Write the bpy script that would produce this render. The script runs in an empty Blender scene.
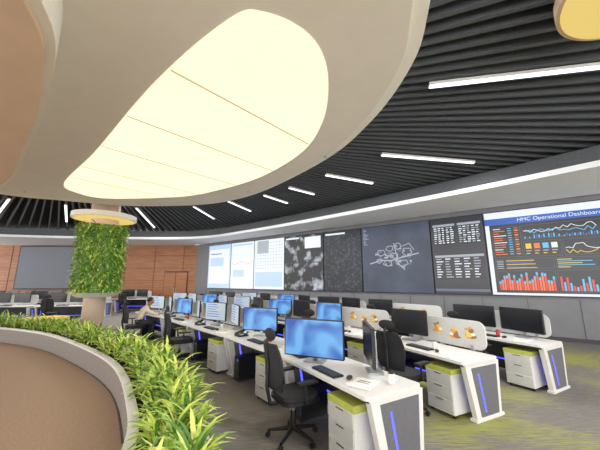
import bpy, math, random
from mathutils import Vector, Matrix
R=random.Random(7)
scene=bpy.context.scene
scene.view_settings.view_transform='Standard'
# ---------------------------------------------------------------- materials
def s2l(c):
    return tuple(((x/255)/12.92 if x/255<=0.04045 else ((x/255+0.055)/1.055)**2.4) for x in c)
MATS={}
def mat(name,rgb,rough=0.6,metal=0.0,emit=0.0,noise=0.0,nscale=20.0,spec=0.5):
    if name in MATS: return MATS[name]
    m=bpy.data.materials.new(name); m.use_nodes=True
    nt=m.node_tree; b=nt.nodes['Principled BSDF']
    c=s2l(rgb)
    b.inputs['Base Color'].default_value=(*c,1)
    b.inputs['Roughness'].default_value=rough
    b.inputs['Metallic'].default_value=metal
    b.inputs['Specular IOR Level'].default_value=spec
    if emit>0:
        b.inputs['Emission Color'].default_value=(*c,1)
        b.inputs['Emission Strength'].default_value=emit
        b.inputs['Base Color'].default_value=(0.02,0.02,0.02,1)
    elif noise>0:
        tc=nt.nodes.new('ShaderNodeTexCoord'); n=nt.nodes.new('ShaderNodeTexNoise')
        n.inputs['Scale'].default_value=nscale
        r=nt.nodes.new('ShaderNodeValToRGB')
        r.color_ramp.elements[0].position=0.3; r.color_ramp.elements[1].position=0.7
        r.color_ramp.elements[0].color=(*[x*(1-noise) for x in c],1)
        r.color_ramp.elements[1].color=(*[min(1,x*(1+noise)) for x in c],1)
        nt.links.new(tc.outputs['Object'],n.inputs['Vector'])
        nt.links.new(n.outputs['Fac'],r.inputs['Fac'])
        nt.links.new(r.outputs['Color'],b.inputs['Base Color'])
    MATS[name]=m; return m
WHITE=mat('white_laminate',(214,213,211),0.4,noise=0.03)
DKGREY=mat('dark_grey_metal',(60,62,66),0.5,noise=0.1)
LEGG=mat('leg_grey',(96,97,102),0.5,noise=0.05)
BLACK=mat('black_plastic',(22,22,24),0.5,noise=0.1)
MESHB=mat('black_mesh_fabric',(34,34,38),0.85,noise=0.25,nscale=80)
BLUE=mat('blue_led',(80,84,255),emit=2.6)
LIME=mat('lime_cushion_fabric',(176,184,84),0.8,noise=0.15,nscale=60)
PALE=mat('pale_grey_panel',(196,197,197),0.6,noise=0.03)
CHROME=mat('brushed_metal',(170,172,176),0.3,metal=0.8)
SOFFIT=mat('soffit_plaster',(236,226,214),0.8,noise=0.02,nscale=3)
SOFLIP=mat('soffit_lip_plaster',(246,240,230),0.7,noise=0.02)
TAN=mat('tan_plaster',(216,186,158),0.7,noise=0.05,nscale=2)
LEDGE=mat('ledge_plaster',(240,242,248),0.8,noise=0.02,nscale=2)
GREYWALL=mat('grey_wall_panel',(120,121,127),0.6,noise=0.04,nscale=3)
BAFF=mat('charcoal_baffle',(84,88,94),0.6,noise=0.1)
CEILD=mat('black_ceiling',(14,14,16),0.9,noise=0.2)
LED=mat('white_led',(250,252,255),emit=2.2)
YEL=mat('yellow_fabric',(225,190,50),0.7,noise=0.1)
SKIN=mat('skin',(150,104,78),0.6,noise=0.05)
SHIRT=mat('cream_shirt',(205,190,170),0.85,noise=0.06)
PANTS=mat('dark_trousers',(40,42,52),0.85,noise=0.1)
HAIR=mat('black_hair',(18,15,14),0.7,noise=0.2)
PAPER=mat('paper',(240,240,236),0.8,noise=0.02)
MUG=mat('mug_ceramic',(190,60,50),0.3,noise=0.05)
# ---------------------------------------------------------------- mesh builder
class MB:
    def __init__(s): s.v=[];s.f=[];s.m=[];s.mats=[];s.sm=[]
    def mi(s,m):
        if m not in s.mats: s.mats.append(m)
        return s.mats.index(m)
    def add(s,vs,fs,m,smooth=False,M=None):
        o=len(s.v)
        for v in vs:
            v=Vector(v); s.v.append(M@v if M is not None else v)
        k=s.mi(m)
        for f in fs: s.f.append([i+o for i in f]); s.m.append(k); s.sm.append(smooth)
    def box(s,c,d,m,rz=0,M=None,rx=0,ry=0):
        x,y,z=[a/2 for a in d]
        vs=[(-x,-y,-z),(x,-y,-z),(x,y,-z),(-x,y,-z),(-x,-y,z),(x,-y,z),(x,y,z),(-x,y,z)]
        T=Matrix.Translation(c)@Matrix.Rotation(rz,4,'Z')@Matrix.Rotation(ry,4,'Y')@Matrix.Rotation(rx,4,'X')
        if M is not None: T=M@T
        s.add(vs,[(0,3,2,1),(4,5,6,7),(0,1,5,4),(1,2,6,5),(2,3,7,6),(3,0,4,7)],m,False,T)
    def prism(s,pts,off,m,M=None,capmat=None):
        n=len(pts); off=Vector(off)
        vs=[Vector(p) for p in pts]+[Vector(p)+off for p in pts]
        s.add(vs,[tuple(range(n-1,-1,-1)),tuple(range(n,2*n))],capmat or m,False,M)
        s.add(vs,[(i,(i+1)%n,(i+1)%n+n,i+n) for i in range(n)],m,False,M)
    def cyl(s,p,q,r1,r2,m,n=14,M=None,smooth=True):
        p=Vector(p);q=Vector(q);d=(q-p).normalized()
        a=d.orthogonal().normalized();b=d.cross(a)
        vs=[]
        for (c,r) in ((p,r1),(q,r2)):
            for i in range(n):
                t=2*math.pi*i/n; vs.append(c+(a*math.cos(t)+b*math.sin(t))*r)
        s.add(vs,[(i,(i+1)%n,(i+1)%n+n,i+n) for i in range(n)],m,smooth,M)
        s.add(vs,[tuple(range(n-1,-1,-1)),tuple(range(n,2*n))],m,False,M)
    def ell(s,c,r,m,nu=14,nv=9,M=None,fn=None):
        vs=[];fs=[]
        for j in range(nv+1):
            ph=math.pi*j/nv
            for i in range(nu):
                t=2*math.pi*i/nu
                p=Vector((math.sin(ph)*math.cos(t),math.sin(ph)*math.sin(t),math.cos(ph)))
                if fn: p=fn(p)
                vs.append(Vector(c)+Vector((p.x*r[0],p.y*r[1],p.z*r[2])))
        for j in range(nv):
            for i in range(nu):
                fs.append((j*nu+i,(j+1)*nu+i,(j+1)*nu+(i+1)%nu,j*nu+(i+1)%nu))
        s.add(vs,fs,m,True,M)
    def tube(s,pts,r,m,n=8,M=None):
        for a,b in zip(pts[:-1],pts[1:]): s.cyl(a,b,r,r,m,n,M)
        for p in pts[1:-1]: s.ell(p,(r,r,r),m,8,5,M)
    def obj(s,name,loc=(0,0,0),rz=0,bevel=0,parent=None):
        me=bpy.data.meshes.new(name); me.from_pydata([tuple(v) for v in s.v],[],s.f)
        for m in s.mats: me.materials.append(m)
        for p,k,sm in zip(me.polygons,s.m,s.sm): p.material_index=k; p.use_smooth=sm
        me.update()
        o=bpy.data.objects.new(name,me); scene.collection.objects.link(o)
        o.location=loc; o.rotation_euler=(0,0,rz)
        if bevel:
            b=o.modifiers.new('bevel','BEVEL'); b.width=bevel; b.segments=2; b.limit_method='ANGLE'; b.angle_limit=math.radians(50)
        if parent: o.parent=parent
        return o
def rrect(w,h,r,n=5):
    pts=[]
    for cx,cy,a0 in ((w/2-r,h/2-r,0),(-w/2+r,h/2-r,90),(-w/2+r,-h/2+r,180),(w/2-r,-h/2+r,270)):
        for i in range(n+1):
            t=math.radians(a0+90*i/n); pts.append((cx+r*math.cos(t),cy+r*math.sin(t)))
    return pts
def catmull(P,n=8,closed=False):
    P=[Vector((*p,0)) for p in P]; out=[]
    N=len(P); rng=range(N) if closed else range(N-1)
    for i in rng:
        if closed: a,b,c,d=P[(i-1)%N],P[i],P[(i+1)%N],P[(i+2)%N]
        else: a,b,c,d=P[max(i-1,0)],P[i],P[i+1],P[min(i+2,N-1)]
        for k in range(n):
            t=k/n
            out.append(0.5*((2*b)+(c-a)*t+(2*a-5*b+4*c-d)*t*t+(3*b-a-3*c+d)*t**3))
    if not closed: out.append(P[-1])
    return out
def slab(outline,z0,z1,name,m,scale=1.0,cen=None):
    mb=MB(); n=len(outline)
    if cen is None: cen=sum(outline,Vector((0,0,0)))/n
    pts=[cen+(p-cen)*scale for p in outline]
    mb.prism([(p.x,p.y,z0) for p in pts],(0,0,z1-z0),m)
    return mb.obj(name)
# ---------------------------------------------------------------- floor
def carpet(name,base,streak,green=None,sc=(5,60,1)):
    m=bpy.data.materials.new(name); m.use_nodes=True; nt=m.node_tree; b=nt.nodes['Principled BSDF']
    b.inputs['Roughness'].default_value=0.95; b.inputs['Specular IOR Level'].default_value=0.15
    tc=nt.nodes.new('ShaderNodeTexCoord'); mp=nt.nodes.new('ShaderNodeMapping')
    mp.inputs['Rotation'].default_value=(0,0,math.radians(37)); mp.inputs['Scale'].default_value=sc
    nt.links.new(tc.outputs['Object'],mp.inputs['Vector'])
    n=nt.nodes.new('ShaderNodeTexNoise'); n.inputs['Scale'].default_value=1.0; n.inputs['Detail'].default_value=6; n.inputs['Roughness'].default_value=0.75
    nt.links.new(mp.outputs['Vector'],n.inputs['Vector'])
    r=nt.nodes.new('ShaderNodeValToRGB'); r.color_ramp.elements[0].position=0.35; r.color_ramp.elements[1].position=0.65
    r.color_ramp.elements[0].color=(*s2l(base),1); r.color_ramp.elements[1].color=(*s2l(streak),1)
    nt.links.new(n.outputs['Fac'],r.inputs['Fac'])
    out=r.outputs['Color']
    if green:
        n2=nt.nodes.new('ShaderNodeTexNoise'); n2.inputs['Scale'].default_value=0.55; n2.inputs['Detail'].default_value=1
        nt.links.new(tc.outputs['Object'],n2.inputs['Vector'])
        n3=nt.nodes.new('ShaderNodeTexNoise'); n3.inputs['Scale'].default_value=1.0; n3.inputs['Detail'].default_value=4; n3.inputs['Roughness'].default_value=0.8
        mp2=nt.nodes.new('ShaderNodeMapping'); mp2.inputs['Rotation'].default_value=(0,0,math.radians(37)); mp2.inputs['Scale'].default_value=(3,45,1); mp2.inputs['Location'].default_value=(5,3,0)
        nt.links.new(tc.outputs['Object'],mp2.inputs['Vector']); nt.links.new(mp2.outputs['Vector'],n3.inputs['Vector'])
        sx=nt.nodes.new('ShaderNodeSeparateXYZ'); nt.links.new(tc.outputs['Object'],sx.inputs['Vector'])
        mr=nt.nodes.new('ShaderNodeMapRange'); mr.inputs['From Min'].default_value=-1.5; mr.inputs['From Max'].default_value=1.5; mr.inputs['To Min'].default_value=-0.12; mr.inputs['To Max'].default_value=0.05
        nt.links.new(sx.outputs['X'],mr.inputs['Value'])
        a=nt.nodes.new('ShaderNodeMath'); a.operation='ADD'; nt.links.new(n2.outputs['Fac'],a.inputs[0]); nt.links.new(n3.outputs['Fac'],a.inputs[1])
        a2=nt.nodes.new('ShaderNodeMath'); a2.operation='ADD'; nt.links.new(a.outputs[0],a2.inputs[0]); nt.links.new(mr.outputs[0],a2.inputs[1])
        rr=nt.nodes.new('ShaderNodeMapRange'); rr.inputs['From Min'].default_value=1.02; rr.inputs['From Max'].default_value=1.18; rr.inputs['To Max'].default_value=0.85
        nt.links.new(a2.outputs[0],rr.inputs['Value'])
        mx=nt.nodes.new('ShaderNodeMix'); mx.data_type='RGBA'
        nt.links.new(rr.outputs[0],mx.inputs['Factor']); nt.links.new(out,mx.inputs['A']); mx.inputs['B'].default_value=(*s2l(green),1)
        out=mx.outputs['Result']
    nt.links.new(out,b.inputs['Base Color'])
    return m
GCARP=carpet('grey_lime_carpet',(104,100,98),(138,133,128),(160,162,84))
BCARP=carpet('brown_carpet',(148,126,108),(172,148,128),None,(22,60,1))
mb=MB(); mb.box((-6,8,-0.05),(44,30,0.1),GCARP); mb.obj('floor')
# ---------------------------------------------------------------- planter
inner=catmull([(-16,10.3),(-12,9.95),(-10,9.45),(-8.06,8.79),(-6.18,7.75),(-3.43,5.54),(-1.9,3.55),(-1.35,2.4),(-1.15,1.5),(-1.1,0.8)],8)
def offs(pts,d):
    o=[]
    for i,p in enumerate(pts):
        t=(pts[min(i+1,len(pts)-1)]-pts[max(i-1,0)]).normalized()
        o.append(p+Vector((-t.y,t.x,0))*d)
    return o
def sweep(mb,a,b,z0,z1,m,za=None):
    n=len(a)
    for i in range(n-1):
        vs=[(a[i].x,a[i].y,z0),(a[i+1].x,a[i+1].y,z0),(b[i+1].x,b[i+1].y,z0),(b[i].x,b[i].y,z0)]
        vs+=[(x,y,z1) for x,y,_ in vs]
        fs=[(0,3,2,1),(4,5,6,7),(0,1,5,4),(2,3,7,6)]
        if i==0: fs.append((3,0,4,7))
        if i==n-2: fs.append((1,2,6,5))
        mb.add(vs,fs,m)
mb=MB()
PLG=mat('planter_grey',(128,122,118),0.6,noise=0.05)
SOIL=mat('soil',(40,30,22),0.95,noise=0.3)
i0=inner; i1=offs(inner,0.06); o0=offs(inner,0.60); o1=offs(inner,0.66)
sweep(mb,i0,i1,0.0,0.38,PLG); sweep(mb,o0,o1,0.0,0.38,PLG)
sweep(mb,offs(inner,-0.02),offs(inner,0.08),0.38,0.42,WHITE); sweep(mb,offs(inner,0.58),offs(inner,0.68),0.38,0.42,WHITE)
sweep(mb,i1,o0,0.0,0.33,SOIL)
mb.obj('curved_planter')
mb=MB()
poly=[(p.x,p.y,0) for p in offs(inner,-0.03)]+[(-1.1,-4,0),(-16,-4,0)]
mb.prism(poly,(0,0,0.012),BCARP); mb.obj('carpet')
G=[mat('leaf_green_a',(146,182,66),0.5,noise=0.2),mat('leaf_green_b',(190,212,92),0.5,noise=0.2),mat('leaf_green_c',(86,130,42),0.5,noise=0.2),mat('leaf_green_d',(212,222,118),0.5,noise=0.15)]
def leaf(mb,p,az,L,el,w,droop,m,nseg=4):
    p=Vector(p); h=Vector((math.cos(az),math.sin(az),0)); side=Vector((-math.sin(az),math.cos(az),0))
    vs=[];e=el;q=p.copy()
    for k in range(nseg+1):
        t=k/nseg; ww=w*(0.45+1.6*t)*(1-t)**0.7 if k<nseg else 0.002
        up=Vector((0,0,1))*ww*0.35
        vs+= [q-side*ww+up,q,q+side*ww+up]
        q=q+(h*math.cos(e)+Vector((0,0,1))*math.sin(e))*(L/nseg); e-=droop/nseg
    fs=[]
    for k in range(nseg):
        a=k*3; fs+=[(a,a+1,a+4,a+3),(a+1,a+2,a+5,a+4)]
    mb.add(vs,fs,m,True)
mb=MB()
line=offs(inner,0.36); acc=0
for i in range(len(line)-1):
    a,b=line[i],line[i+1]; d=(b-a).length; near=(a.length<7)
    step=0.14 if near else 0.18
    acc+=d
    while acc>step:
        acc-=step; t=R.random(); c=a.lerp(b,t); n=Vector((-(b-a).y,(b-a).x,0)).normalized()
        for sgn in (-0.13,0.03,0.17):
            q=c+n*(sgn+R.uniform(-.04,.04))
            hgt=R.uniform(0.0,0.32)
            nl=18 if near else 13
            lm=0.8 if sgn<0 else 1.05
            for k in range(nl):
                leaf(mb,(q.x,q.y,0.34+hgt*R.random()),R.uniform(0,6.283),R.uniform(0.24,0.42)*lm,R.uniform(0.6,1.5),R.uniform(0.016,0.028),R.uniform(0.8,1.8),R.choices(G,[4,4,3,2])[0])
mb.obj('planter_foliage')
# ---------------------------------------------------------------- video wall
A=Vector((8.57,8.79,0)); RZ=math.atan2(-0.611,0.792)
mb=MB(); mb.box((-7.2,0.2,2.2),(27.6,0.3,4.4),GREYWALL)
for k in range(22): mb.box((6-k*1.25,0.045,0.66),(0.012,0.02,1.15),DKGREY)
mb.box((-7.2,0.04,0.06),(27.6,0.04,0.12),DKGREY)
mb.obj('wall_right',A,RZ)
def em(name,rgb,e=1.0): return mat('scr_'+name,rgb,emit=e,rough=0.3)
S_WHITE=em('white',(236,244,252)); S_BLK=em('black',(12,18,30)); S_DK=em('dark',(32,38,52)); S_SL=em('slate',(64,76,96)); S_GR=em('grey',(165,173,184)); S_BL=em('blue',(36,92,190)); S_OR=em('orange',(244,110,50)); S_RD=em('red',(232,50,42)); S_YL=em('yellow',(244,196,50)); S_CY=em('cyan',(80,190,235)); S_PB=em('paleblue',(186,214,244)); S_MID=em('mid',(98,110,130)); S_PK=em('pink',(240,130,150))
def noise_screen(name,c0,c1,scale,p0,p1,detail=5):
    m=bpy.data.materials.new(name); m.use_nodes=True; nt=m.node_tree; b=nt.nodes['Principled BSDF']
    b.inputs['Base Color'].default_value=(.02,.02,.02,1)
    tc=nt.nodes.new('ShaderNodeTexCoord'); n=nt.nodes.new('ShaderNodeTexNoise'); n.inputs['Scale'].default_value=scale; n.inputs['Detail'].default_value=detail
    r=nt.nodes.new('ShaderNodeValToRGB'); r.color_ramp.elements[0].position=p0; r.color_ramp.elements[1].position=p1
    r.color_ramp.elements[0].color=(*s2l(c0),1); r.color_ramp.elements[1].color=(*s2l(c1),1)
    nt.links.new(tc.outputs['Object'],n.inputs['Vector']); nt.links.new(n.outputs['Fac'],r.inputs['Fac'])
    nt.links.new(r.outputs['Color'],b.inputs['Emission Color']); b.inputs['Emission Strength'].default_value=1
    return m
NS1=noise_screen('scr_mono',(24,28,34),(190,198,208),2.2,0.50,0.68,12)
NS2=noise_screen('scr_speckle',(22,28,38),(76,88,104),9,0.5,0.75)
NS3=noise_screen('scr_slate',(48,57,78),(70,80,102),1.0,0.3,0.7)
Z0,Z1=1.31,4.2
def panel(x0,x1,m):
    mb=MB(); mb.box(((x0+x1)/2,-0.0,(Z0+Z1)/2),(x1-x0-0.03,0.1,Z1-Z0),BLACK)
    mb.box(((x0+x1)/2,-0.053,(Z0+Z1)/2),(x1-x0-0.06,0.01,Z1-Z0-0.05),m)
    mb.x0,mb.x1=x0,x1
    return mb
def rc(mb,u0,v0,u1,v1,m,l=1):
    x0=mb.x0+0.03;w=mb.x1-mb.x0-0.06;zt=Z1-0.03;h=Z1-Z0-0.06
    a,b=x0+u0*w,x0+u1*w; c,d=zt-v0*h,zt-v1*h; y=-0.058-0.003*l
    mb.add([(a,y,d),(b,y,d),(b,y,c),(a,y,c)],[(0,1,2,3)],m)
def ln(mb,pts,wd,m,l=2):
    x0=mb.x0+0.03;w=mb.x1-mb.x0-0.06;zt=Z1-0.03;h=Z1-Z0-0.06;y=-0.058-0.003*l
    for (u0,v0),(u1,v1) in zip(pts[:-1],pts[1:]):
        p=Vector((x0+u0*w,y,zt-v0*h));q=Vector((x0+u1*w,y,zt-v1*h));d=(q-p)
        if d.length<1e-4: continue
        n=Vector((-d.z,0,d.x)).normalized()*wd/2
        mb.add([p-n,q-n,q+n,p+n],[(0,1,2,3)],m)
screens=[]
mb=panel(-2.44,1.7,S_BLK)
rc(mb,0,0,1,0.08,S_WHITE); rc(mb,0,0.08,1,0.16,S_BL)
rc(mb,0,0.16,0.03,1,S_WHITE); rc(mb,0.0,0.975,1,1,S_WHITE)
def block(a,b,c,d): rc(mb,a,b,c,d,S_SL,1); rc(mb,a+.003,b+.005,c-.003,d-.005,S_BLK,2)
block(.045,.19,.24,.56)
for k in range(12):
    rc(mb,0.055,0.21+k*0.028,0.055+0.03+0.06*R.random(),0.219+k*0.028,S_OR if k%3 else S_WHITE,3)
    rc(mb,0.155,0.21+k*0.028,0.18,0.219+k*0.028,S_CY,3); rc(mb,0.20,0.21+k*0.028,0.225,0.219+k*0.028,S_YL if k%2 else S_RD,3)
block(.25,.19,.72,.36)
ln(mb,[(0.26+i*0.0225,0.29-0.08*R.random()) for i in range(20)],0.018,S_WHITE,3)
ln(mb,[(0.26+i*0.0225,0.30-0.05*R.random()) for i in range(20)],0.02,S_CY,3)
for i in range(30): rc(mb,.262+i*.015,.345-.04*R.random(),.27+i*.015,.35,S_BL if i%2 else S_CY,3)
block(.25,.38,.48,.56)
for i in range(4): rc(mb,0.262+i*0.053,0.41,0.298+i*0.053,0.47,(S_YL,S_OR,S_CY,S_WHITE)[i],3); rc(mb,0.262+i*0.053,0.49,0.295+i*0.053,0.50,S_GR,3); rc(mb,0.262+i*0.053,0.52,0.285+i*0.053,0.53,S_YL,3)
block(.49,.38,.72,.56)
ln(mb,[(0.5+i*0.02,0.53-0.1*R.random()) for i in range(11)],0.018,S_WHITE,3)
ln(mb,[(0.5+i*0.02,0.54-0.05*R.random()) for i in range(11)],0.018,S_YL,3)
block(.045,.58,.42,.70)
for k in range(5):
    rc(mb,0.055,0.60+k*0.021,0.1,0.608+k*0.021,S_GR,3); rc(mb,0.12,0.60+k*0.021,0.12+0.05+0.2*R.random(),0.608+k*0.021,S_BL if k%2 else S_YL,3)
block(.43,.58,.72,.70)
for k in range(5):
    rc(mb,0.44,0.60+k*0.021,0.44+0.05+0.2*R.random(),0.608+k*0.021,S_CY if k%2 else S_YL,3)
block(.045,.72,.42,.96)
for i in range(22):
    h=0.07+0.11*R.random(); rc(mb,0.055+i*0.0163,0.945-h,0.068+i*0.0163,0.945,S_OR if i%3 else S_RD,3); rc(mb,0.055+i*0.0163,0.915-h,0.068+i*0.0163,0.945-h,S_CY,3)
block(.43,.72,.72,.96)
for i in range(16):
    h=0.04+0.14*R.random(); rc(mb,0.44+i*0.017,0.945-h,0.452+i*0.017,0.945,S_CY if i%2 else S_RD,3)
block(.73,.58,.98,.96); block(.73,.19,.98,.56)
ln(mb,[(0.74+i*0.019,0.9-0.26*(R.random()**2)) for i in range(13)],0.02,S_RD,3)
ln(mb,[(0.74+i*0.019,0.5-0.2*(R.random()**2)) for i in range(13)],0.02,S_YL,3)
screens.append(mb.obj('screen_dashboard'))
mb=panel(-4.26,-2.44,S_DK)
for (a,b,c,d) in ((0.04,0.08,0.48,0.36),(0.53,0.08,0.96,0.36),(0.04,0.5,0.96,0.82)):
    rc(mb,a,b,c,d,S_BLK,1)
    rc(mb,a,b,c,b+0.03,S_GR,2)
    n=8
    for k in range(n):
        v=b+0.045+k*(d-b-0.05)/n
        for j in range(5):
            u=a+0.02+j*(c-a-0.03)/5; rc(mb,u,v,u+(c-a)/5*R.uniform(.35,.75),v+0.013,S_WHITE if R.random()<.6 else S_GR,2)
rc(mb,0,0.94,1,0.97,S_MID,1)
screens.append(mb.obj('screen_tables'))
mb=panel(-7.24,-4.26,NS3)
def blob(cx,cy,w,h,m,k=8,wd=.03):
    pts=[(cx+w*R.uniform(.7,1.1)*math.cos(t*6.283/k+.4),cy+h*R.uniform(.7,1.1)*math.sin(t*6.283/k+.4)) for t in range(k)]
    ln(mb,pts+[pts[0]],wd,m)
# airport-like campus plan: fields of filled plots, runways and taxi loops
for k in range(60):
    a=R.uniform(0,6.28); q=R.random()**.7
    cx=.48+.30*q*math.cos(a); cy=.48+.17*q*math.sin(a)
    rc(mb,cx,cy,cx+R.uniform(.015,.06),cy+R.uniform(.01,.035),R.choice((S_MID,S_SL,S_GR,S_MID)),1)
for (cx,cy,w,h) in ((.30,.42,.07,.05),(.44,.36,.06,.05),(.56,.33,.05,.06),(.68,.42,.08,.06),(.62,.58,.09,.05),(.40,.58,.08,.05),(.27,.54,.05,.04),(.50,.47,.07,.05)):
    blob(cx,cy,w,h,S_GR,5,.03)
ln(mb,[(.12,.58),(.3,.53),(.45,.54),(.6,.50),(.84,.45)],.05,S_GR); ln(mb,[(.5,.28),(.53,.45),(.56,.60),(.64,.68)],.04,S_GR); ln(mb,[(.6,.34),(.72,.30),(.78,.40)],.03,S_GR)
for k in range(12): rc(mb,0.03,0.03+k*0.022,0.06+0.06*R.random(),0.038+k*0.022,S_GR,2)
screens.append(mb.obj('screen_map'))
mb=panel(-9.31,-7.24,NS2)
for k in range(10): ln(mb,[(R.random(),R.random()),(R.random(),R.random())],0.015,S_SL)
rc(mb,0.05,0.03,0.6,0.06,S_WHITE,2)
screens.append(mb.obj('screen_radar'))
mb=panel(-11.87,-9.31,NS1)
rc(mb,0.5,0,0.515,1,S_BLK,2); rc(mb,0,0.5,1,0.515,S_BLK,2); rc(mb,0.04,0.03,0.4,0.06,S_WHITE,2); rc(mb,0.55,0.04,0.95,0.25,S_WHITE,1)
screens.append(mb.obj('screen_cameras'))
mb=panel(-14.26,-11.87,S_WHITE)
for k in range(11): rc(mb,0.04+k*0.09,0.05,0.047+k*0.09,0.6,S_GR,2)
for k in range(9): rc(mb,0.04,0.06+k*0.065,0.95,0.066+k*0.065,S_GR,2)
rc(mb,0.1,0.02,0.5,0.28,S_GR,1); rc(mb,0.04,0.66,0.95,0.95,S_PB,1)
screens.append(mb.obj('screen_schedule'))
mb=panel(-16.4,-14.26,S_WHITE)
ln(mb,[(0.05+i*0.09,0.45+0.03*math.sin(i)) for i in range(11)],0.03,S_PK); rc(mb,0.05,0.03,0.95,0.07,S_PB); rc(mb,0.1,0.6,0.6,0.75,S_PB)
screens.append(mb.obj('screen_trend'))
mb=panel(-18.8,-16.4,S_PB)
rc(mb,0.05,0.1,0.95,0.9,S_WHITE,1); rc(mb,0.1,0.2,0.6,0.22,S_BL,2); rc(mb,0.1,0.3,0.7,0.5,S_PB,2)
screens.append(mb.obj('screen_report'))
vwe=bpy.data.objects.new('video_wall',None); scene.collection.objects.link(vwe); vwe.location=A; vwe.rotation_euler=(0,0,RZ)
for o in screens: o.parent=vwe
def text(s,loc,size,m,name,parent):
    c=bpy.data.curves.new(name,'FONT'); c.body=s; c.size=size; c.align_x='CENTER'; c.align_y='CENTER'; c.materials.append(m)
    o=bpy.data.objects.new(name,c); scene.collection.objects.link(o); o.location=loc; o.rotation_euler=(math.radians(90),0,0); o.parent=parent
text('HMC Operational Dashboard',(-0.45,-0.075,3.83),0.17,S_WHITE,'dashboard_title',vwe)
# ---------------------------------------------------------------- back wall
def wood(name,c0,c1,sc=(0.6,0.6,14)):
    m=bpy.data.materials.new(name); m.use_nodes=True; nt=m.node_tree; b=nt.nodes['Principled BSDF']; b.inputs['Roughness'].default_value=0.5
    tc=nt.nodes.new('ShaderNodeTexCoord'); mp=nt.nodes.new('ShaderNodeMapping'); mp.inputs['Scale'].default_value=sc
    n=nt.nodes.new('ShaderNodeTexNoise'); n.inputs['Scale'].default_value=1.5; n.inputs['Detail'].default_value=4
    r=nt.nodes.new('ShaderNodeValToRGB'); r.color_ramp.elements[0].position=.35; r.color_ramp.elements[1].position=.65
    r.color_ramp.elements[0].color=(*s2l(c0),1); r.color_ramp.elements[1].color=(*s2l(c1),1)
    nt.links.new(tc.outputs['Object'],mp.inputs['Vector']); nt.links.new(mp.outputs['Vector'],n.inputs['Vector']); nt.links.new(n.outputs['Fac'],r.inputs['Fac']); nt.links.new(r.outputs['Color'],b.inputs['Base Color'])
    return m
WOOD=wood('wood_panel',(140,88,54),(170,114,74)); WOOD2=wood('dark_wood',(84,46,28),(104,62,38))
mb=MB(); mb.box((-17,21.45,2.2),(19.0,0.3,4.4),WOOD)
for z in (0.9,1.8,2.7,3.6): mb.box((-17,21.29,z),(19.0,0.02,0.03),WOOD2)
for k in range(9): mb.box((-8.5-k*2.1,21.29,2.2),(0.03,0.02,4.4),WOOD2)
mb.obj('wall_back')
mb=MB(); mb.box((-8.95,21.255,1.25),(1.7,0.04,2.5),WOOD2); mb.box((-9.36,21.22,1.2),(0.78,0.05,2.36),WOOD); mb.box((-8.54,21.22,1.2),(0.78,0.05,2.36),WOOD)
mb.cyl((-9.02,21.15,1.0),(-9.02,21.15,1.3),0.02,0.02,CHROME); mb.cyl((-8.88,21.15,1.0),(-8.88,21.15,1.3),0.02,0.02,CHROME); mb.obj('door_1')
PROJ=mat('projection_fabric',(122,127,138),0.8,noise=0.03)
mb=MB(); mb.box((-18.0,21.2,2.75),(4.9,0.14,3.1),BLACK); mb.box((-18.0,21.12,2.75),(4.7,0.02,2.95),PROJ); mb.obj('projection_screen')
# ---------------------------------------------------------------- ceiling
C=Vector((-5,5.6,0))
mb=MB(); mb.box((-6,8,5.5),(44,30,0.1),CEILD); mb.obj('ceiling')
mb=MB()
th=-40.0
while th<200:
    t=math.radians(th); c,s_=math.cos(t),math.sin(t)
    den=11.31*c+14.67*s_
    r1=20.0
    if den>0: r1=min(r1,199/den)
    if s_>0: r1=min(r1,15.4/s_)
    r0=4.4; L=r1-r0
    if L>1:
        mb.box((C.x+c*(r0+L/2),C.y+s_*(r0+L/2),5.17),(L,0.06,0.32),BAFF,rz=t)
    th+=1.6
mb.obj('ceiling_baffles')
for th,r0,r1 in ((-10.6,7.25,9.9),(10.6,7.2,9.9),(25.5,6.4,8.2),(40.8,6.1,7.3),(53.3,6.1,7.5),(69.8,6.1,7.9),(86.5,6.6,9.1),(108,7.2,12.2),(128,8,12.5),(140,8.4,12.4),(-30,7,10)):
    t=math.radians(th); mb=MB(); L=r1-r0
    mb.box((0,0,0.02),(L,0.1,0.05),WHITE); mb.box((0,0,-0.01),(L-0.02,0.08,0.02),LED)
    px,py=C.x+math.cos(t)*(r0+L/2),C.y+math.sin(t)*(r0+L/2)
    o=mb.obj('linear_light',(px,py,4.955),t)
    ld=bpy.data.lights.new('led_lamp','AREA'); ld.shape='RECTANGLE'; ld.size=L-.02; ld.size_y=0.08; ld.energy=40*L; ld.color=(1,.98,.95)
    lo=bpy.data.objects.new('led_lamp',ld); scene.collection.objects.link(lo); lo.parent=o; lo.location=(0,0,-.025)
sof=catmull([(1.29,2.37),(1.45,3.33),(1.24,4.69),(.62,6.25),(-.91,8.42),(-2.3,9.7),(-3.9,10.4),(-6.33,10.5),(-8.27,9.75),(-9.7,8.95),(-12,6),(-12.5,2),(-10,-2),(-5,-3.5),(-1,-2),(.75,.5)],8,True)
cen=Vector((-5,3.5,0))
slab(sof,4.5,4.72,'ceiling_soffit',SOFFIT,0.972,cen); slab(sof,4.55,4.8,'trim_1',SOFLIP,1.0,cen)
PANEL=bpy.data.materials.new('luminous_fabric'); PANEL.use_nodes=True
nt=PANEL.node_tree; b=nt.nodes['Principled BSDF']; b.inputs['Base Color'].default_value=(.05,.05,.05,1)
tc=nt.nodes.new('ShaderNodeTexCoord'); n=nt.nodes.new('ShaderNodeTexNoise'); n.inputs['Scale'].default_value=0.5
r=nt.nodes.new('ShaderNodeValToRGB'); r.color_ramp.elements[0].color=(1.0,.87,.56,1); r.color_ramp.elements[1].color=(1,.93,.68,1)
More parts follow.
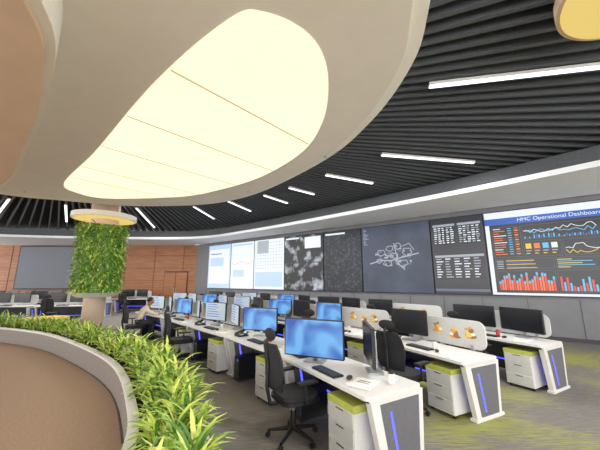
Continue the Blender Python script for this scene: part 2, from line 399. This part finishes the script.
nt.links.new(tc.outputs['Object'],n.inputs['Vector']); nt.links.new(n.outputs['Fac'],r.inputs['Fac']); nt.links.new(r.outputs['Color'],b.inputs['Emission Color']); b.inputs['Emission Strength'].default_value=1.18
lp=catmull([(-.36,2.5),(-.81,2.62),(-2.15,3.69),(-4.4,5.8),(-6.6,7.75),(-6.95,8.6),(-6.4,9.3),(-3.9,9.1),(-2.4,8.35),(-1.06,7.29),(0,5.85),(.38,4.62),(.38,3.49),(.14,2.82)],8,True)
lc=sum(lp,Vector((0,0,0)))/len(lp)
lgt=bpy.data.objects.new('luminous_ceiling_panel',None); scene.collection.objects.link(lgt)
o=slab(lp,4.488,4.5,'diffuser',PANEL,1.0,lc); o.parent=lgt
SEAM=mat('seam_warm',(230,212,156),emit=0.75)
d=Vector((-.747,.664,0)); nn=Vector((.664,.747,0)); base=Vector((-.81,2.64,0))
def inpoly(p):
    k=False; N=len(lp)
    for i in range(N):
        a,b_=lp[i],lp[(i+1)%N]
        if (a.y>p.y)!=(b_.y>p.y) and p.x<(b_.x-a.x)*(p.y-a.y)/(b_.y-a.y)+a.x: k=not k
    return k
mb=MB()
for dd in (1.1,2.7,4.3,5.9,7.0):
    q=base+d*dd; st=[w*0.05 for w in range(-20,90) if inpoly(q+nn*w*0.05)]
    if st:
        a,b_=min(st),max(st); m_=q+nn*(a+b_)/2; mb.box((m_.x,m_.y,4.486),(0.03,b_-a+0.04,0.006),SEAM,rz=math.atan2(nn.y,nn.x)-math.pi/2)
o=mb.obj('seams'); o.parent=lgt
for (x,y) in ((.55,6.0),(-1.6,8.6),(-5,10),(-8.5,8.6),(-3.6,3.2),(-5.7,5.0),(-7.9,7.3),(-1.9,1.4)):
    mb=MB(); mb.cyl((0,0,-0.006),(0,0,0.0),0.045,0.045,WHITE,20); mb.cyl((0,0,-0.008),(0,0,-0.006),0.024,0.024,DKGREY,20)
    mb.obj('recessed_downlight',(x,y,4.5))
td=catmull([(-1.75,.8),(-2.1,1.93),(-2.65,2.75),(-4.6,4.6),(-7.4,6.8),(-10,7),(-11,3),(-8,-1),(-4,-2),(-2.1,-.8)],8,True); tcn=Vector((-6,2.5,0))
slab(td,4.06,4.5,'lower_ceiling_rim',SOFLIP,1.0,tcn); slab(td,4.0,4.06,'lower_ceiling_disc',TAN,0.97,tcn)
# ledge
inn=catmull([(13,-1),(9.6,3.2),(6.86,6.25),(3.49,9.75),(-2.7,15.4),(-6.8,18.0),(-12.4,17.9),(-17.7,17),(-26,14)],6)
outp=[]
for i,p in enumerate(inn):
    v=(p-C).normalized(); den=11.31*v.x+14.67*v.y; rr=60
    if den>0.1: rr=min(rr,199.8/den)
    if v.y>0.05: rr=min(rr,15.7/v.y)
    outp.append(C+v*min(rr,30))
mb=MB()
for i in range(len(inn)-1):
    for (z0,z1,m,sh) in ((4.38,4.52,LEDGE,0),(4.52,4.94,BAFF,0.25)):
        a,b_=inn[i]+(inn[i]-C).normalized()*sh,inn[i+1]+(inn[i+1]-C).normalized()*sh
        mb.add([(a.x,a.y,z0),(b_.x,b_.y,z0),(b_.x,b_.y,z1),(a.x,a.y,z1)],[(0,1,2,3)],m)
        mb.add([(a.x,a.y,z0),(outp[i].x,outp[i].y,z0),(outp[i+1].x,outp[i+1].y,z0),(b_.x,b_.y,z0)],[(0,1,2,3)],m)
        mb.add([(a.x,a.y,z1),(outp[i].x,outp[i].y,z1),(outp[i+1].x,outp[i+1].y,z1),(b_.x,b_.y,z1)],[(3,2,1,0)],m)
mb.obj('ceiling_ledge')
GOLD=mat('warm_diffuser',(245,212,120),emit=0.9)
mb=MB(); mb.cyl((0,0,0.0),(0,0,0.14),0.78,0.78,TAN,48); mb.cyl((0,0,-0.012),(0,0,0.0),0.74,0.74,GOLD,48); mb.cyl((0,0,.14),(0,0,.75),.02,.02,BLACK)
mb.obj('drum_ceiling_light',(3.5,2.3,4.7))
# ---------------------------------------------------------------- green column
STEM=mat('column_plaster',(190,170,150),0.7,noise=0.04)
col=bpy.data.objects.new('plant_column',None); scene.collection.objects.link(col); col.location=(-7.9,11.5,0)
mb=MB(); mb.cyl((0,0,0),(0,0,1.2),0.36,0.36,STEM,32); mb.cyl((0,0,1.2),(0,0,1.36),0.62,0.85,WHITE,40); mb.cyl((0,0,1.36),(0,0,3.95),0.72,0.72,G[2],32); mb.cyl((0,0,3.95),(0,0,5.4),0.5,0.5,TAN,32)
o=mb.obj('core'); o.parent=col
mb=MB(); mb.cyl((0,0,4.22),(0,0,4.4),1.12,1.12,SOFLIP,48); mb.cyl((0,0,4.2),(0,0,4.22),1.04,1.04,GOLD,48); o=mb.obj('ring_light'); o.parent=col
mb=MB()
for k in range(2800):
    a=R.uniform(0,6.283); z=R.uniform(1.38,3.95)
    leaf(mb,(0.7*math.cos(a),0.7*math.sin(a),z),a+R.uniform(-.9,.9),R.uniform(.16,.36),R.uniform(-.2,1.0),R.uniform(.02,.045),R.uniform(1.0,2.2),R.choices(G,[4,3,3,1])[0],3)
o=mb.obj('foliage'); o.parent=col
mb=MB(); mb.cyl((0,0,0.1),(0,0,0.38),0.70,0.75,WHITE,40); mb.cyl((0,0,0.38),(0,0,0.48),.77,.77,YEL,40); mb.cyl((0,0,0),(0,0,.1),.6,.6,DKGREY,40)
mb.obj('round_bench',(-9.3,10.95,0),0,0.01)
# ---------------------------------------------------------------- furniture
ART=[mat('art_yellow',(236,200,100),0.6),mat('art_orange',(226,160,84),0.6),mat('art_brown',(150,112,76),0.6),mat('art_white',(245,240,225),0.6)]
DD=0.76
def desk(L,pos,rz,art=None,div=True):
    mb=MB(); D=DD
    pts=[(x+L/2,y+D/2) for x,y in rrect(L-0.01,D,0.05)]
    mb.prism([(x,y,0.72) for x,y in pts],(0,0,0.035),WHITE)
    mb.box((L/2,D/2,0.70),(L-0.1,D-0.12,0.04),DKGREY)
    mb.box((L/2,0.60,0.40),(L-0.2,0.04,0.56),DKGREY)
    mb.box((L/2,0.72,0.58),(L-0.12,0.16,0.22),DKGREY)
    mb.box((L/2,0.575,0.30),(L-0.3,0.012,0.02),BLUE)
    for x,sg in ((0.06,-1),(L-0.06,1)):
        prof=[(0.22,0.0),(0.74,0.0),(0.79,0.71),(0.06,0.71)]
        mb.prism([(x-0.035,y,z) for y,z in prof],(0.07,0,0),WHITE)
        ins=[(0.30,0.05),(0.68,0.05),(0.72,0.66),(0.18,0.66)]
        mb.prism([(x-0.04,y,z) for y,z in ins],(0.08,0,0),LEGG)
        ledp=[(0.385,0.10),(0.412,0.10),(0.325,0.58),(0.298,0.58)]
        mb.prism([(x-0.043,y,z) for y,z in ledp],(0.086,0,0),BLUE)
        mb.box((x,0.48,0.02),(0.1,0.60,0.04),WHITE)
    if div:
        w=L-0.35
        mb.prism([(L/2+x,0.80,0.98+z) for x,z in rrect(w,0.42,0.12)],(0,0.03,0),PALE)
        for x in (0.4,L-0.4): mb.box((x,0.815,0.78),(0.05,0.05,0.1),CHROME)
    if art is not None:
        for (yy,sg) in ((0.797,-1),(0.833,1)):
            for gi,gx in enumerate((art-.32,art-.02,art+.26)):
                s=.75; z0=.98+(.03,-.02,.02)[gi]
                sh=[(.0,-.06,.13,.05,0),(.03,-.01,.07,.09,1),(-.02,.05,.06,.05,0),(.07,.07,.05,.02,2),(-.06,-.02,.05,.03,3),(.10,-.07,.06,.02,1),(-.01,.10,.03,.03,2)]
                for i,(cx,cz,rx,r2,k) in enumerate(sh):
                    cx=gx+cx*s*(1 if gi%2 else -1); cz=z0+cz*s
                    mb.prism([(cx+rx*s*math.cos(t*.628),yy+sg*.0015*i,cz+r2*s*math.sin(t*.628)) for t in range(10)],(0,0.002*sg,0),ART[(k+gi)%3 if k<3 else 3])
    return mb.obj('workstation_desk',(pos[0],pos[1],0),rz,0.006)
def wallpaper():
    m=bpy.data.materials.new('monitor_wallpaper'); m.use_nodes=True; nt=m.node_tree; b=nt.nodes['Principled BSDF']; b.inputs['Base Color'].default_value=(.02,.02,.02,1)
    tc=nt.nodes.new('ShaderNodeTexCoord'); mp=nt.nodes.new('ShaderNodeMapping'); mp.inputs['Rotation'].default_value=(0,.8,0); mp.inputs['Location'].default_value=(.3,0,-.9); w=nt.nodes.new('ShaderNodeTexNoise'); w.inputs['Scale'].default_value=2.2; w.inputs['Detail'].default_value=0.5; w.inputs['Distortion'].default_value=2
    r=nt.nodes.new('ShaderNodeValToRGB'); r.color_ramp.elements[0].position=.35; r.color_ramp.elements[1].position=.7; r.color_ramp.elements[0].color=(*s2l((22,80,180)),1); r.color_ramp.elements[1].color=(*s2l((110,180,240)),1)
    nt.links.new(tc.outputs['Object'],mp.inputs['Vector']); nt.links.new(mp.outputs['Vector'],w.inputs['Vector']); nt.links.new(w.outputs['Fac'],r.inputs['Fac']); nt.links.new(r.outputs['Color'],b.inputs['Emission Color']); b.inputs['Emission Strength'].default_value=1
    return m
WP=wallpaper(); MPALE=em('monitor_pale',(190,205,215),.9); MDARK=mat('monitor_off',(24,26,32),0.25)
def monitor(pos,rz,face,w=0.72,h=0.42,z=1.08,name='computer_monitor'):
    mb=MB()
    mb.prism([(x,-0.0,z+y) for x,y in rrect(w,h,0.015,3)],(0,0.035,0),BLACK)
    mb.prism([(x,-0.003,z+y) for x,y in rrect(w-0.03,h-0.03,0.008,3)],(0,0.004,0),face)
    mb.box((0,0.05,z),(w*0.45,0.04,h*0.5),BLACK)
    mb.box((0,0.09,z-0.12),(0.06,0.03,0.32),CHROME)
    mb.box((0,0.07,0.767),(0.26,0.18,0.018),CHROME)
    if face is MPALE:
        for k in range(6): mb.add([(-w*.4,-.006,z+.15-k*.055),(-w*.4+w*R.uniform(.3,.75),-.006,z+.15-k*.055),(-w*.4+w*.5,-.006,z+.165-k*.055),(-w*.4,-.006,z+.165-k*.055)],[(0,1,2,3)],S_BL)
    return mb.obj(name,(pos[0],pos[1],0.0),rz)
def keyboard(pos,rz):
    mb=MB(); mb.box((0,0,0.767),(0.44,0.14,0.018),BLACK)
    for r_ in range(4):
        for c_ in range(13): mb.box((-0.195+c_*0.0325,-0.045+r_*0.03,0.779),(0.026,0.024,0.008),DKGREY)
    mb.obj('keyboard',(pos[0],pos[1],0),rz)
def mouse(pos):
    mb=MB(); mb.ell((0,0,0.778),(0.03,0.055,0.020),BLACK); mb.obj('computer_mouse',(pos[0],pos[1],0),R.uniform(0,3))
def papers(pos,rz):
    mb=MB()
    for i in range(4): mb.box((R.uniform(-.02,.02),R.uniform(-.02,.02),.759+i*.003),(.21,.297,.003),PAPER,rz=R.uniform(-.2,.2))
    mb.box((0,.05,.773),(.14,.01,.001),DKGREY); mb.box((0,0,.773),(.14,.01,.001),DKGREY)
    mb.obj('paper_stack',(pos[0],pos[1],0),rz)
def mug(pos,rz):
    mb=MB(); mb.cyl((0,0,.757),(0,0,.85),.034,.038,MUG if R.random()<.25 else WHITE,16)
    mb.tube([(.036,0,.83),(.062,0,.825),(.062,0,.785),(.034,0,.78)],.006,WHITE,6); mb.cyl((0,0,.848),(0,0,.852),.032,.032,SOIL,16)
    mb.obj('coffee_mug',(pos[0],pos[1],0),rz)
def phone(pos,rz):
    mb=MB(); mb.prism([(-.1,-.1,.758),(.1,-.1,.758),(.1,.1,.758),(-.1,.1,.758)],(0,0,.03),BLACK); mb.box((0.0,0.04,.80),(.2,.14,.02),BLACK,rx=.5)
    mb.box((-.07,0,.83),(.045,.2,.03),BLACK,rx=.3); mb.box((.04,.06,.826),(.09,.05,.006),S_PB,rx=.5)
    for i in range(9): mb.box((.02+.03*(i%3),-.05+.025*(i//3),.79),(.018,.015,.008),PALE)
    mb.obj('desk_phone',(pos[0],pos[1],0),rz)
def cabinet(pos,rz):
    mb=MB(); mb.box((0,0,0.30),(0.42,0.50,0.50),WHITE)
    for z in (0.16,0.33,0.49): mb.box((0,-0.255,z-0.01),(0.40,0.012,0.145),PALE)
    for z in (0.16,0.33,0.49): mb.box((0,-0.265,z+0.045),(0.12,0.01,0.012),DKGREY)
    mb.box((0,0,0.585),(0.43,0.51,0.07),LIME)
    for x in (-.17,.17):
        for y in (-.2,.2): mb.cyl((x-.012,y,.026),(x+.012,y,.026),.026,.026,BLACK,10); mb.box((x,y,.05),(.03,.03,.02),BLACK)
    mb.obj('mobile_pedestal',(pos[0],pos[1],0),rz,0.012)
def pc(pos,rz):
    mb=MB(); mb.box((0,0,0.22),(0.19,0.40,0.40),BLACK); mb.box((0,-.203,.22),(.16,.008,.34),DKGREY); mb.cyl((0.04,-.21,.36),(.04,-.205,.36),.012,.012,BLUE)
    mb.box((0,0,.012),(.22,.42,.024),DKGREY); mb.obj('computer_tower',(pos[0],pos[1],0),rz,0.008)
def chair(pos,rz):
    mb=MB()
    mb.prism([(x,y+0.02,0.43) for x,y in rrect(0.50,0.48,0.12)],(0,0,0.04),BLACK)
    mb.prism([(x,y+0.02,0.465) for x,y in rrect(0.47,0.46,0.12)],(0,0,0.05),MESHB)
    n=7; H=[(.60,-.24,.40),(.68,-.255,.44),(.80,-.25,.47),(.92,-.265,.46),(1.02,-.29,.42),(1.08,-.305,.34)]
    vs=[];fs=[]
    for z,y,w in H:
        for i in range(n):
            t=i/(n-1)*2-1; vs.append((t*w/2,y-0.05*(1-t*t),z))
    K=len(vs); vs+= [(x,y-0.018,z) for x,y,z in vs]
    for j in range(len(H)-1):
        for i in range(n-1):
            a=j*n+i; fs.append((a,a+1,a+n+1,a+n)); fs.append((a+K+n,a+n+1+K,a+1+K,a+K))
    mb.add(vs,fs,MESHB,True)
    L_=[Vector((-w/2,y-.008,z)) for z,y,w in H]; R_=[Vector((w/2,y-.008,z)) for z,y,w in H]
    mb.tube(L_,0.013,BLACK); mb.tube(R_,0.013,BLACK)
    for z,y,w in (H[0],H[-1]):
        mb.tube([((i/6*2-1)*w/2,y-0.05*(1-(i/6*2-1)**2)-.008,z) for i in range(7)],0.013,BLACK)
    mb.tube([(0,-.05,.42),(0,-.30,.43),(0,-.345,.62),(0,-.335,.85),(0,-.37,1.08),(0,-.34,1.14)],0.022,BLACK)
    mb.ell((0,-.315,1.18),(.15,.03,.07),MESHB)
    for s_ in (-1,1):
        mb.tube([(s_*.2,.02,.44),(s_*.29,.02,.46),(s_*.29,.0,.66)],0.016,BLACK)
        mb.box((s_*.29,.03,.675),(.08,.25,.03),BLACK)
    mb.cyl((0,0,.12),(0,0,.30),.032,.032,BLACK); mb.cyl((0,0,.28),(0,0,.44),.02,.02,CHROME); mb.box((0,0,.42),(.2,.2,.03),BLACK)
    for k in range(5):
        a=k*1.2566+.3; c_,s_=math.cos(a),math.sin(a)
        mb.cyl((0,0,.12),(c_*.30,s_*.30,.075),.028,.016,BLACK,8)
        mb.cyl((c_*.30-s_*.02,s_*.30+c_*.02,.03),(c_*.30+s_*.02,s_*.30-c_*.02,.03),.03,.03,BLACK,12)
    mb.obj('office_chair',(pos[0],pos[1],0),rz,0.004)
rows=[
 [(.61,2.86),(-.32,4.46),(-1.5,5.95),(-2.78,7.35),(-4.2,9.0),(-5.7,10.4)],
 [(2.12,4.02),(1.33,5.6),(0,7.22),(-1.34,8.66),(-2.8,10.36),(-4.37,11.8),(-6.1,13.1)],
 [(3.96,5.0),(2.98,6.75),(1.55,8.5),(.14,10.0),(-1.36,11.75),(-3.1,13.3),(-5,14.6)]]
def facing(dx,dy): return math.atan2(-dx,dy)
for ri,row in enumerate(rows):
    for ui in range(len(row)-1):
        a=Vector((*row[ui+1],0)); b_=Vector((*row[ui],0)); dv=b_-a; L=dv.length; rz=math.atan2(dv.y,dv.x)
        x=dv/L; y=Vector((-x.y,x.x,0))
        art=None
        if ri==1 and ui in (0,1): art=L*0.62
        if ri==2 and ui in (1,): art=L*0.6
        desk(L-0.01,a,rz,art,div=not(ri==0 and ui<2))
        P=lambda u,v:(a+x*u+y*v)
        if ri==0 and ui==0:
            monitor((.17,4.03),facing(.42,.9)+0.0,WP,w=.84,h=.48,z=1.06)
            monitor((.80,3.66),facing(.995,-.07),MDARK,w=.70)
        elif ri==0:
            f=[WP,WP,MPALE,WP,MPALE][ui]; f2=[MDARK,MDARK,MPALE,MPALE,MPALE][ui]
            p=P(L*0.30,0.48); monitor((p.x,p.y),rz+math.radians(32 if ui<2 else 14),f)
            p=P(L*0.75,0.52); monitor((p.x,p.y),rz-math.radians(18 if ui!=1 else 40),f2)
        elif art is not None:
            p=P(L*0.22,0.5); monitor((p.x,p.y),rz+math.radians(12),WP if (ri,ui)==(1,1) else MDARK,w=0.7)
        else:
            fa=[MDARK,MDARK,WP,MPALE,WP,MPALE][ui] if ri==1 else [MDARK,MDARK,MDARK,WP,MPALE,MDARK][ui]
            p=P(L*0.30,0.5); monitor((p.x,p.y),rz+math.radians(12),fa,w=0.8)
            p=P(L*0.74,0.5); monitor((p.x,p.y),rz-math.radians(12),MPALE if (ri==1 and ui>3) else MDARK,w=0.8)
        k0=(ri,ui)==(0,0)
        p=P(L*(0.5 if not k0 else .56),0.2 if not k0 else 0.13); keyboard((p.x,p.y),rz)
        if (ri,ui)!=(0,4): p=P(L*(0.5 if not k0 else .56)+.32,0.2); mouse((p.x,p.y))
        p=P(L*0.14,0.26); phone((p.x,p.y),rz)
        if (ri,ui)!=(0,4): p=P(L*0.5+.62,0.22); papers((p.x,p.y),rz+.3)
        p=P(L*0.5+.1,0.42) if not k0 else P(L*.9,.5); mug((p.x,p.y),rz+R.uniform(0,6))
        if (ri,ui)!=(0,4):
            p=P(L-0.42,0.26); cabinet((p.x,p.y),rz)
        p=P(0.35,0.34); pc((p.x,p.y),rz)
        if ri>0:
            p=P(L*(0.48 if (ri,ui)!=(1,0) else .58),-0.32); chair((p.x,p.y),rz+R.uniform(-.25,.25))
chair((-.08,3.78),facing(.87,.49)); chair((-2.74,7.0),facing(.8,.55))
for (x,y,rz) in ((-11.2,12.6,0.15),(-13.4,12.3,0.15),(-15.6,12.0,.15),(-12,15.2,.05),(-14.2,15.1,.05),(-16.4,15,.05),(-18.6,14.9,.05),(-11,17.6,0),(-13.4,17.6,0)):
    desk(2.0,(x,y),rz); Q=lambda u,v:(x+u*math.cos(rz)-v*math.sin(rz),y+u*math.sin(rz)+v*math.cos(rz))
    monitor(Q(.55,.5),rz+.2,MDARK); monitor(Q(1.4,.5),rz-.2,MDARK); chair(Q(.9,-.35),rz); keyboard(Q(1,.2),rz)
# ---------------------------------------------------------------- person
def person(loc,rz):
    J={'pel':(0,0,.56,.135,.11),'sp1':(0,.04,.69,.135,.10),'sp2':(0,.12,.82,.15,.105),'ch':(0,.19,.94,.135,.095),'nk':(0,.245,1.02,.055,.055),'hd':(0,.28,1.09,.05,.05)}
    E=[('pel','sp1','s'),('sp1','sp2','s'),('sp2','ch','s'),('ch','nk','s'),('nk','hd','k')]
    for s_,t in ((-1,'l'),(1,'r')):
        J['sh'+t]=(s_*.175,.19,.95,.062,.062);J['el'+t]=(s_*.235,.33,.82,.044,.044);J['wr'+t]=(s_*.13,.54,.795,.028,.026);J['pa'+t]=(s_*.115,.60,.79,.036,.018)
        J['hp'+t]=(s_*.095,.04,.56,.095,.09);J['kn'+t]=(s_*.13,.44,.55,.066,.066);J['an'+t]=(s_*.13,.42,.11,.042,.042);J['he'+t]=(s_*.13,.40,.05,.04,.04);J['to'+t]=(s_*.14,.60,.035,.035,.028)
        E+=[('ch','sh'+t,'s'),('sh'+t,'el'+t,'s'),('el'+t,'wr'+t,'s'),('wr'+t,'pa'+t,'k'),('pel','hp'+t,'p'),('hp'+t,'kn'+t,'p'),('kn'+t,'an'+t,'p'),('an'+t,'he'+t,'b'),('he'+t,'to'+t,'b')]
    names=list(J); me=bpy.data.meshes.new('body_skel'); me.from_pydata([J[n][:3] for n in names],[(names.index(a),names.index(b)) for a,b,_ in E],[])
    o=bpy.data.objects.new('body_skel',me); scene.collection.objects.link(o)
    o.modifiers.new('skin','SKIN')
    for i,n in enumerate(names):
        me.skin_vertices[0].data[i].radius=J[n][3:5]; me.skin_vertices[0].data[i].use_root=(n=='pel')
    sb=o.modifiers.new('sub','SUBSURF'); sb.levels=2; sb.render_levels=2
    dg=bpy.context.evaluated_depsgraph_get(); ev=o.evaluated_get(dg); m2=bpy.data.meshes.new_from_object(ev)
    mb=MB(); mm={'s':SHIRT,'k':SKIN,'p':PANTS,'b':BLACK}
    V=[v.co.copy() for v in m2.vertices]
    def near(p):
        best=None
        for a,b,k in E:
            A_,B_=Vector(J[a][:3]),Vector(J[b][:3]); t=max(0,min(1,(p-A_).dot(B_-A_)/(B_-A_).length_squared)); dd=(p-A_.lerp(B_,t)).length/((J[a][3]*(1-t)+J[b][3]*t))
            if best is None or dd<best[0]: best=(dd,k)
        return best[1]
    groups={}
    for p in m2.polygons: groups.setdefault(near(p.center),[]).append(tuple(p.vertices))
    base=len(mb.v); mb.v+=V
    for k,fs in groups.items():
        ki=mb.mi(mm[k])
        for f in fs: mb.f.append([i+base for i in f]); mb.m.append(ki); mb.sm.append(True)
    bpy.data.objects.remove(o)
    for s_ in (-1,1):
        for i,(dx,l) in enumerate(((-.027,.062),(-.009,.072),(.009,.068),(.027,.052))):
            bx=s_*.115+dx; mb.tube([(bx,.615,.792),(bx*1.02,.615+l*.5,.796),(bx*1.03,.615+l*.85,.782),(bx*1.03,.615+l,.768)],.0085,SKIN,7)
        mb.tube([(s_*.09,.57,.79),(s_*.065,.60,.785),(s_*.06,.63,.775)],.010,SKIN,7)
    hc=Vector((0,.325,1.175)); Mh=Matrix.Translation(hc)@Matrix.Rotation(math.radians(-12),4,'X')
    def hf(p):
        q=p.copy()
        if q.z<0: q.x*=1+.25*q.z; q.y=q.y*(1+.1*q.z)+(-q.z)*.12
        return q
    mb.ell((0,0,0),(.074,.094,.115),SKIN,20,14,Mh,hf)
    mb.ell((0,.10,-.012),(.012,.018,.026),SKIN,10,7,Mh)
    mb.ell((0,.094,-.058),(.024,.008,.008),mat('lips',(120,66,58),.6),10,6,Mh)
    for s_ in (-1,1):
        mb.ell((s_*.028,.083,.012),(.012,.008,.007),mat('eye_white',(230,225,220),.3),10,6,Mh); mb.ell((s_*.028,.091,.012),(.005,.003,.005),BLACK,8,5,Mh)
        mb.ell((s_*.028,.09,.03),(.016,.005,.004),HAIR,8,5,Mh); mb.ell((s_*.076,-.005,-.005),(.010,.018,.030),SKIN,10,7,Mh)
    def hr(p):
        q=p.copy()
        if q.y>0.2 and q.z<.45: q*=.86
        if q.z<-.35: q*=.8
        return q
    mb.ell((0,-.012,.018),(.083,.098,.115),HAIR,20,14,Mh,hr)
    mb.cyl((0,.225,.995),(0,.252,1.04),.075,.062,SHIRT,16)
    mb.obj('seated_person',loc,rz)
pr=facing(.70,.71)
person((-4.88,9.08,0),pr); chair((-4.92,9.04),pr)
# ---------------------------------------------------------------- lights / world
w=bpy.data.worlds.new('world'); scene.world=w; w.use_nodes=True
w.node_tree.nodes['Background'].inputs['Color'].default_value=(1,.965,.925,1); w.node_tree.nodes['Background'].inputs['Strength'].default_value=5.1
cam=bpy.data.cameras.new('camera'); co=bpy.data.objects.new('camera',cam); scene.collection.objects.link(co)
co.location=(0,0,1.8); co.rotation_euler=(math.radians(90+10.9),0,0); cam.sensor_width=36; cam.lens=290/600*36; cam.clip_start=0.02
scene.camera=co
